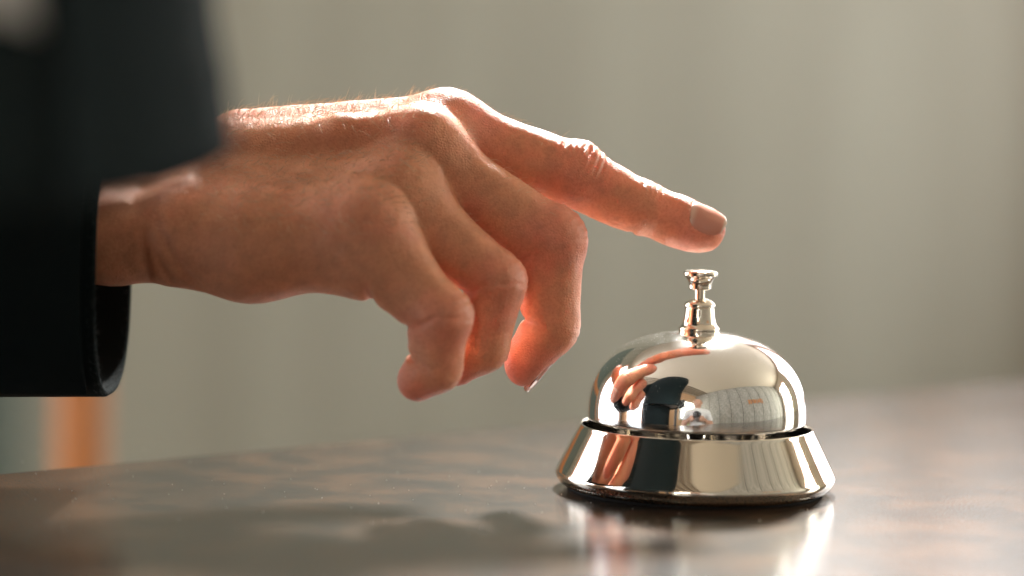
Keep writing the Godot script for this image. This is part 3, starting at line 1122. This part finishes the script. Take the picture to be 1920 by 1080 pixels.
func make_jacket(t: Node3D) -> void:
	# torso, standing at the end of the counter close to the camera, with an open front
	var mid := Vector3(-0.2722, -0.0115, 0.28)
	var fx := Vector3(1, 0, 0)
	var fz := Vector3(0, 0, 1)
	var levels := [[0.1085, 0.156, 0.098], [0.1095, 0.159, 0.100], [0.113, 0.160, 0.101], [0.120, 0.1595, 0.101], [0.126, 0.159, 0.100], [0.131, 0.159, 0.10], [0.134, 0.1585, 0.10], [0.138, 0.158, 0.10], [0.145, 0.157, 0.10], [0.16, 0.156, 0.10], [0.20, 0.155, 0.10], [0.26, 0.157, 0.10], [0.34, 0.17, 0.105], [0.42, 0.185, 0.105], [0.48, 0.18, 0.10], [0.52, 0.13, 0.085], [0.545, 0.075, 0.065]]
	var outer := []
	var inner := []
	for l in levels:
		var row := PackedVector3Array()
		var low := PackedVector3Array()
		var gap := 0.012 + clampf((l[0] - 0.1395) * 38.0, 0.0, 0.8)
		for k in 61:
			var a: float = 0.55 + gap + (TAU - gap) * k / 60.0
			var wave := 1.0 + 0.010 * sin(a * 5.0 + l[0] * 30.0)
			# the front corner of the hem is cut round
			var ca := wrapf(a, -PI, PI)
			var lift := 0.007 * maxf(0.0, 1.0 - pow((ca + 0.05) / 0.42, 2.0)) * clampf((0.14 - l[0]) / 0.03, 0.0, 1.0)
			row.append(mid + Vector3(0, l[0] + lift, 0) + fx * cos(a) * l[1] * wave + fz * sin(a) * l[2] * wave)
			low.append(mid + Vector3(0, l[0] + lift, 0) + fx * cos(a) * (l[1] - 0.005) * wave + fz * sin(a) * (l[2] - 0.005) * wave)
		outer.append(row)
		inner.append(low)
	var jacket := put(shell(outer, inner), "jacket", mats.jacket, t)
	var rings := []
	for l in levels:
		var row := PackedVector3Array()
		for k in 48:
			var a := TAU * k / 48.0
			row.append(mid + Vector3(0, l[0] + 0.012, 0) + fx * cos(a) * (l[1] - 0.008) + fz * sin(a) * (l[2] - 0.008))
		rings.append(row)
	put(loft(rings), "shirt", mats.shirt, t)
	# trousers: hips and two legs
	var hips := []
	for l in [[-0.10, 0.110, 0.080], [-0.04, 0.120, 0.085], [0.04, 0.123, 0.088], [0.112, 0.123, 0.088]]:
		var row := PackedVector3Array()
		for k in 40:
			var a := TAU * k / 40.0
			row.append(mid + Vector3(-0.03, l[0], 0) + fx * cos(a) * l[1] + fz * sin(a) * l[2])
		hips.append(row)
	var tr := put(loft(hips), "trousers", mats.trousers, t)
	for s in [-1.0, 1.0]:
		var leg := []
		for i in 6:
			var q := i / 5.0
			var row := PackedVector3Array()
			for k in 32:
				var a := TAU * k / 32.0
				var r := lerpf(0.062, 0.05, q)
				row.append(mid + Vector3(-0.03, lerpf(-0.05, FLOOR_Y + 0.0045 + 0.003, q), 0) + fx * (s * 0.058 + cos(a) * r) + fz * sin(a) * r)
			leg.append(row)
		put(loft(leg), "trouser_leg", mats.trousers, tr)
	# sleeve from the cuff to the shoulder
	var cuff_c := (P(176, 505, 13)) * 0.001
	var x0 := (P(170, 505, 50)).x * 0.001
	cuff_c.x = x0
	var path := [[cuff_c, 0.0365, 0.0375], [cuff_c + Vector3(-0.03, 0.0, -0.001), 0.0375, 0.0385], [cuff_c + Vector3(-0.07, 0.003, -0.006), 0.041, 0.041], [cuff_c + Vector3(-0.13, 0.004, -0.006), 0.045, 0.045], [cuff_c + Vector3(-0.20, 0.010, 0.010), 0.05, 0.05], [Vector3(-0.425, 0.085, 0.065), 0.056, 0.056], [Vector3(-0.44, 0.18, 0.13), 0.058, 0.06], [Vector3(-0.43, 0.29, 0.20), 0.060, 0.062], [Vector3(-0.41, 0.38, 0.26), 0.062, 0.066], [Vector3(-0.38, 0.44, 0.30), 0.05, 0.06]]
	var out := []
	var inn := []
	for i in path.size():
		var c: Vector3 = path[i][0]
		var tg: Vector3 = (path[mini(i + 1, path.size() - 1)][0] - path[maxi(i - 1, 0)][0]).normalized()
		if i == 0: tg = Vector3(-1, 0, 0)
		var side := Vector3.UP.cross(tg).normalized()
		if side.z < 0.0: side = -side
		var up := tg.cross(side).normalized()
		if up.y < 0.0: up = -up
		out.append(sleeve_ring(c, side, up, path[i][1], path[i][2]))
		inn.append(sleeve_ring(c, side, up, path[i][1], path[i][2], -0.0022))
	# the outer skin, the rounded hem, the lining inside
	var all := []
	for i in range(out.size() - 1, -1, -1): all.append(out[i])
	all.append(sleeve_ring(cuff_c + Vector3(0.0009, 0, 0), Vector3(0, 0, 1), Vector3.UP, 0.0365, 0.0375, -0.0005))
	all.append(sleeve_ring(cuff_c + Vector3(0.0012, 0, 0), Vector3(0, 0, 1), Vector3.UP, 0.0365, 0.0375, -0.0012))
	all.append(sleeve_ring(cuff_c + Vector3(0.0009, 0, 0), Vector3(0, 0, 1), Vector3.UP, 0.0365, 0.0375, -0.0018))
	for i in 5: all.append(inn[i])
	put(loft(all, false), "sleeve", mats.jacket, jacket)
	lint([all[out.size() - 1], all[out.size()], all[out.size() + 1], all[out.size() + 2], inn[0]], cuff_c, 2600, jacket)
	# vent: the overlapping panel of the cuff, ending short of the hem
	var vo := []
	var vi := []
	for i in 9:
		var x := lerpf(-0.0028, -0.10, i / 8.0)
		var row := PackedVector3Array()
		var low := PackedVector3Array()
		for k in 25:
			var a := lerpf(-0.98, 1.35, k / 24.0)
			var e := 0.78
			var ca := signf(cos(a)) * pow(absf(cos(a)), e)
			var sa := signf(sin(a)) * pow(absf(sin(a)), e)
			var j := clampi(int(-x / 0.03), 0, 2)
			var hz := 0.0365 + 0.035 * (-x)
			var hy := 0.0375 + 0.035 * (-x)
			var c := cuff_c + Vector3(x, 0.003 * clampf((-x - 0.03) / 0.04, 0, 1), -0.006 * clampf(-x / 0.07, 0, 1))
			row.append(c + Vector3(0, sa * (hy + 0.0024), ca * (hz + 0.0024)))
			low.append(c + Vector3(0, sa * (hy + 0.0006), ca * (hz + 0.0006)))
		vo.append(row)
		vi.append(low)
	put(shell(vo, vi), "cuff_vent", mats.jacket, jacket)


# ------------------------------------------------------------------ things behind the counter and those that only the chrome shows
func bar(a: Vector3, b: Vector3, w: float) -> ArrayMesh:
	var rings := []
	var d := (b - a).normalized()
	var s := d.cross(Vector3(0.31, 0.2, 0.93)).normalized()
	var u := d.cross(s)
	for p in [a, a + d * w * 0.1, b - d * w * 0.1, b]:
		var row := PackedVector3Array()
		var k: float = 0.9 if p == a or p == b else 1.0
		for i in 12:
			var t := TAU * i / 12.0
			row.append(p + (s * cos(t) + u * sin(t)) * w * 0.5 * k)
		rings.append(row)
	return loft(rings)

func make_chair() -> void:
	var t := thing("wooden_chair", "orange brown wooden chair standing behind the counter edge", "chair", Vector3(-0.325, FLOOR_Y, -0.85), 0.25)
	# the right hand back post stands on the node's origin
	for s in [0.0, -0.42]:
		put(bar(Vector3(s, 0, 0), Vector3(s, 1.08, -0.02), 0.032), "back_post", mats.orange_wood, t)
		put(bar(Vector3(s, 0, 0.40), Vector3(s, 0.44, 0.40), 0.03), "leg", mats.orange_wood, t)
	put(slab(Vector3(0.44, 0.03, 0.43), 0.008), "seat", mats.orange_wood, t, Vector3(-0.21, 0.455, 0.215))
	for y in [0.60, 1.04]:
		put(slab(Vector3(0.395, 0.06, 0.018), 0.004), "back_rail", mats.orange_wood, t, Vector3(-0.21, y, -0.015))

func make_door() -> void:
	var t := thing("door", "dark grey green door in the pale wall behind the orange chair", "door", uvp(0.46, FLOOR_Y, FAR_V), atan2(0.675, 0.738))
	put(slab(Vector3(0.80, 2.05, 0.04), 0.004), "door_leaf", mats.door, t, Vector3(0, 1.03, 0.022))
	for s in [-1.0, 1.0]: put(slab(Vector3(0.06, 2.10, 0.05), 0.004), "door_jamb", mats.door, t, Vector3(s * 0.431, 1.052, 0.026))
	put(slab(Vector3(0.80, 0.05, 0.05), 0.004), "door_head", mats.door, t, Vector3(0, 2.081, 0.026))
	put(slab(Vector3(0.11, 0.02, 0.02), 0.005), "door_handle", mats.nickel, t, Vector3(0.31, 1.0, 0.075))

func make_terminal() -> void:
	var t := thing("touchscreen_terminal", "black touchscreen terminal on a floor stand, mirrored in the bell", "terminal", Vector3(-0.37, FLOOR_Y, 0.78), -0.45)
	put(lathe(rounded([[0, 0], [150, 0, 2], [150, 8, 5], [34, 16, 10], [24, 30], [0, 30]]), 64), "stand_foot", mats.black, t)
	put(lathe(rounded([[22, 20], [20, 400], [19, 1140, 2], [0, 1141]]), 48), "stand_pole", mats.black, t)
	var ball := SphereMesh.new()
	ball.radius = 0.022
	ball.height = 0.044
	put(ball, "ball_joint", mats.black, t, Vector3(0, 1.155, 0))
	var head := put(slab(Vector3(0.24, 0.17, 0.025), 0.006), "screen_housing", mats.black, t, Vector3(0.01, 1.235, -0.03), Vector3(-0.4, 0, 0.2))
	put(slab(Vector3(0.22, 0.15, 0.004), 0.001), "screen", mats.screen, head, Vector3(0, 0, -0.0135))

func make_photographer() -> void:
	var c := Vector3(-0.06, 0, 1.05)
	var f := Field.new()
	f.group(45.0)
	var q := func(x: float, y: float, z: float) -> Vector3: return (c + Vector3(x, y, z)) * 1000.0
	var add := func(fl: Field, a: Array, b: Array, r1: float, r2: float): fl.bone(0, q.call(a[0], a[1], a[2]), q.call(b[0], b[1], b[2]), r1, r2)
	# head bowed towards the camera's screen, neck, trunk, arms, legs
	add.call(f, [0, 0.40, -0.01], [0, 0.46, 0.01], 72, 80)
	add.call(f, [0, 0.36, -0.04], [0, 0.40, -0.02], 52, 62)
	add.call(f, [0, 0.385, -0.095], [0, 0.40, -0.088], 10, 9)
	for s in [-1.0, 1.0]: add.call(f, [s * 0.078, 0.41, 0.0], [s * 0.082, 0.43, 0.005], 12, 12)
	add.call(f, [0, 0.24, 0.03], [0, 0.36, 0.0], 58, 54)
	add.call(f, [-0.13, 0.19, 0.03], [0.13, 0.19, 0.03], 70, 70)
	add.call(f, [0, 0.15, 0.02], [0, -0.15, 0.03], 125, 120)
	add.call(f, [-0.05, -0.15, 0.03], [0.05, -0.15, 0.03], 120, 120)
	for s in [-1.0, 1.0]:
		add.call(f, [s * 0.19, 0.18, 0.03], [s * 0.26, -0.05, 0.0], 50, 40)
		add.call(f, [s * 0.26, -0.05, 0.0], [s * 0.09, 0.06, -0.16], 38, 26)
		for k in 4: add.call(f, [s * 0.085, 0.085 - 0.02 * k, -0.17], [s * 0.06, 0.09 - 0.02 * k, -0.205], 10, 8)
		add.call(f, [s * 0.07, 0.05, -0.15], [s * 0.04, 0.06, -0.13], 11, 9)
		add.call(f, [s * 0.09, -0.20, 0.03], [s * 0.11, -0.55, -0.02], 85, 58)
		add.call(f, [s * 0.11, -0.55, -0.02], [s * 0.11, -0.90, 0.06], 55, 42)
		add.call(f, [s * 0.11, -0.915, 0.06], [s * 0.12, -0.92, -0.10], 32, 28)
	var t := thing("person", "person in a white shirt holding a camera, mirrored small in the bell", "person")
	var net := f.nets(q.call(-0.45, -0.96, -0.30), q.call(0.45, 0.60, 0.25), 14.0)
	var v: PackedVector3Array = net.v
	for i in v.size(): v[i] *= 0.001
	put(commit(v, net.n, net.i), "body", mats.far_skin, t)
	var sh := Field.new()
	sh.group(45.0)
	add.call(sh, [-0.13, 0.185, 0.03], [0.13, 0.185, 0.03], 82, 82)
	add.call(sh, [0, 0.15, 0.02], [0, -0.15, 0.03], 140, 138)
	add.call(sh, [-0.05, -0.15, 0.03], [0.05, -0.15, 0.03], 136, 136)
	for s in [-1.0, 1.0]: add.call(sh, [s * 0.19, 0.18, 0.03], [s * 0.235, 0.05, 0.015], 62, 58)
	net = sh.nets(q.call(-0.45, -0.40, -0.25), q.call(0.45, 0.35, 0.25), 14.0)
	v = net.v
	for i in v.size(): v[i] *= 0.001
	put(commit(v, net.n, net.i), "shirt", mats.shirt, t)
	var tr := Field.new()
	tr.group(30.0)
	for s in [-1.0, 1.0]:
		add.call(tr, [s * 0.07, -0.22, 0.03], [s * 0.11, -0.55, -0.02], 108, 72)
		add.call(tr, [s * 0.11, -0.55, -0.02], [s * 0.11, -0.86, 0.055], 70, 60)
	net = tr.nets(q.call(-0.30, -0.95, -0.15), q.call(0.30, -0.08, 0.2), 14.0)
	v = net.v
	for i in v.size(): v[i] *= 0.001
	put(commit(v, net.n, net.i), "trousers", mats.jeans, t)
	var hr := Field.new()
	hr.group(20.0)
	add.call(hr, [0, 0.47, 0.03], [0, 0.43, 0.05], 80, 70)
	net = hr.nets(q.call(-0.2, 0.3, -0.1), q.call(0.2, 0.62, 0.2), 9.0)
	v = net.v
	for i in v.size(): v[i] *= 0.001
	put(commit(v, net.n, net.i), "hair", mats.dark_hair, t)
	var k := thing("photo_camera", "black photo camera held before a white shirt, mirrored in the bell", "camera", CAM + Vector3(0, 0, 0.012))
	put(lathe(rounded([[34, 0], [52, -3, 1], [54, -2, 1], [44, 40, 4], [40, 44, 2], [40, 120, 2], [0, 122]]), 64), "lens", mats.black, k, Vector3.ZERO, Vector3(PI / 2, 0, 0))
	put(lathe(PackedVector2Array([Vector2(0, 12), Vector2(20, 10), Vector2(36, 4)]), 48), "front_glass", mats.glass_black, k, Vector3.ZERO, Vector3(PI / 2, 0, 0))
	put(slab(Vector3(0.135, 0.095, 0.05), 0.012), "camera_body", mats.black, k, Vector3(0, 0, 0.145))
	put(slab(Vector3(0.06, 0.03, 0.05), 0.008), "viewfinder", mats.black, k, Vector3(0, 0.058, 0.145))

func make_plant(label: String, at: Vector3, leaves: int, tall: float) -> void:
	var t := thing("potted_plant", label, "plant", at, 0.0, "potted plants by the windows")
	put(lathe(rounded([[0, 0], [90, 0, 5], [120, 220, 6], [112, 222, 3], [105, 200], [0, 195]]), 40), "pot", mats.pot, t)
	put(bar(Vector3(0, 0.19, 0), Vector3(0.02, tall * 0.8, 0.01), 0.02), "stem", mats.batten, t)
	var v := PackedVector3Array()
	var idx := PackedInt32Array()
	for i in 7:
		var q := i / 6.0
		var w := 0.045 * sin(PI * clampf(q * 0.94 + 0.04, 0, 1))
		for s in [-1.0, 0.0, 1.0]:
			v.append(Vector3(s * w, 0.02 * sin(q * 3.0) - absf(s) * -0.008, q * 0.16))
	for i in 6:
		for s in 2:
			var a := i * 3 + s
			idx.append_array([a, a + 3, a + 1, a + 1, a + 3, a + 4])
	var st := SurfaceTool.new()
	st.begin(Mesh.PRIMITIVE_TRIANGLES)
	for i in idx: st.add_vertex(v[i])
	st.generate_normals()
	var leaf := st.commit()
	for i in leaves:
		var y := rng.randf_range(0.35, 1.0) * tall
		put(leaf, "leaf", mats.leaf, t, Vector3(rng.randf_range(-0.08, 0.08), y, rng.randf_range(-0.08, 0.08)), Vector3(rng.randf_range(-0.9, 0.7), rng.randf() * TAU, rng.randf_range(-0.4, 0.4)))

func make_sign() -> void:
	# orange lettering on the concrete wall: in the chrome only its upright strokes can be made out
	var t := thing("wall_lettering", "band of orange upright strokes on the grey concrete wall", "lettering", uvp(0.75, 0.72, NEAR_V - 0.045), atan2(0.675, 0.738))
	rng.seed = 31
	var x := -0.35
	while x < 0.35:
		var w := rng.randf_range(0.015, 0.05)
		put(slab(Vector3(w, rng.randf_range(0.16, 0.24), 0.012), 0.002), "stroke", mats.orange_paint, t, Vector3(x, rng.randf_range(-0.02, 0.02), 0))
		x += w + rng.randf_range(0.015, 0.05)


func _ready() -> void:
	# camera: 105 mm-like close view, focused on the front of the bell and the forefinger
	cam_f = Vector3(0, -sin(deg_to_rad(PITCH)), -cos(deg_to_rad(PITCH)))
	var r0 := Vector3.RIGHT
	var u0 := r0.cross(cam_f)
	cam_r = r0 * cos(deg_to_rad(ROLL)) + u0 * sin(deg_to_rad(ROLL))
	cam_u = u0 * cos(deg_to_rad(ROLL)) - r0 * sin(deg_to_rad(ROLL))
	var cam := Camera3D.new()
	cam.name = "camera"
	var at := CameraAttributesPhysical.new()
	at.frustum_focal_length = 159.8
	at.exposure_aperture = 6.6
	at.frustum_focus_distance = 0.781
	at.frustum_near = 0.02
	at.frustum_far = 50.0
	cam.attributes = at
	add_child(cam)
	cam.transform = Transform3D(Basis(cam_r, cam_u, -cam_f), CAM)
	cam.fov = rad_to_deg(2.0 * atan(540.0 / FPX))
	cam.near = 0.02
	cam.far = 50.0
	var e := Environment.new()
	e.background_mode = Environment.BG_COLOR
	e.background_color = Color.BLACK
	e.tonemap_mode = Environment.TONE_MAPPER_LINEAR
	e.tonemap_exposure = 1.2
	e.sdfgi_enabled = true
	e.ssao_enabled = true
	e.ssil_enabled = true
	var we := WorldEnvironment.new()
	we.environment = e
	add_child(we)
	make_materials()
	make_room()
	make_added_spotlight()
	make_counter()
	make_bell()
	make_guest()
	make_chair()
	make_door()
	make_terminal()
	make_photographer()
	rng.seed = 3
	make_plant("leafy green plant in a pot before the narrow window", uvp(RIGHT_U - 0.35, FLOOR_Y, 0.85), 46, 1.7)
	make_plant("leafy green plant in a pot before the small window", uvp(LEFT_U + 0.3, FLOOR_Y, 1.25), 30, 1.5)
	make_sign()
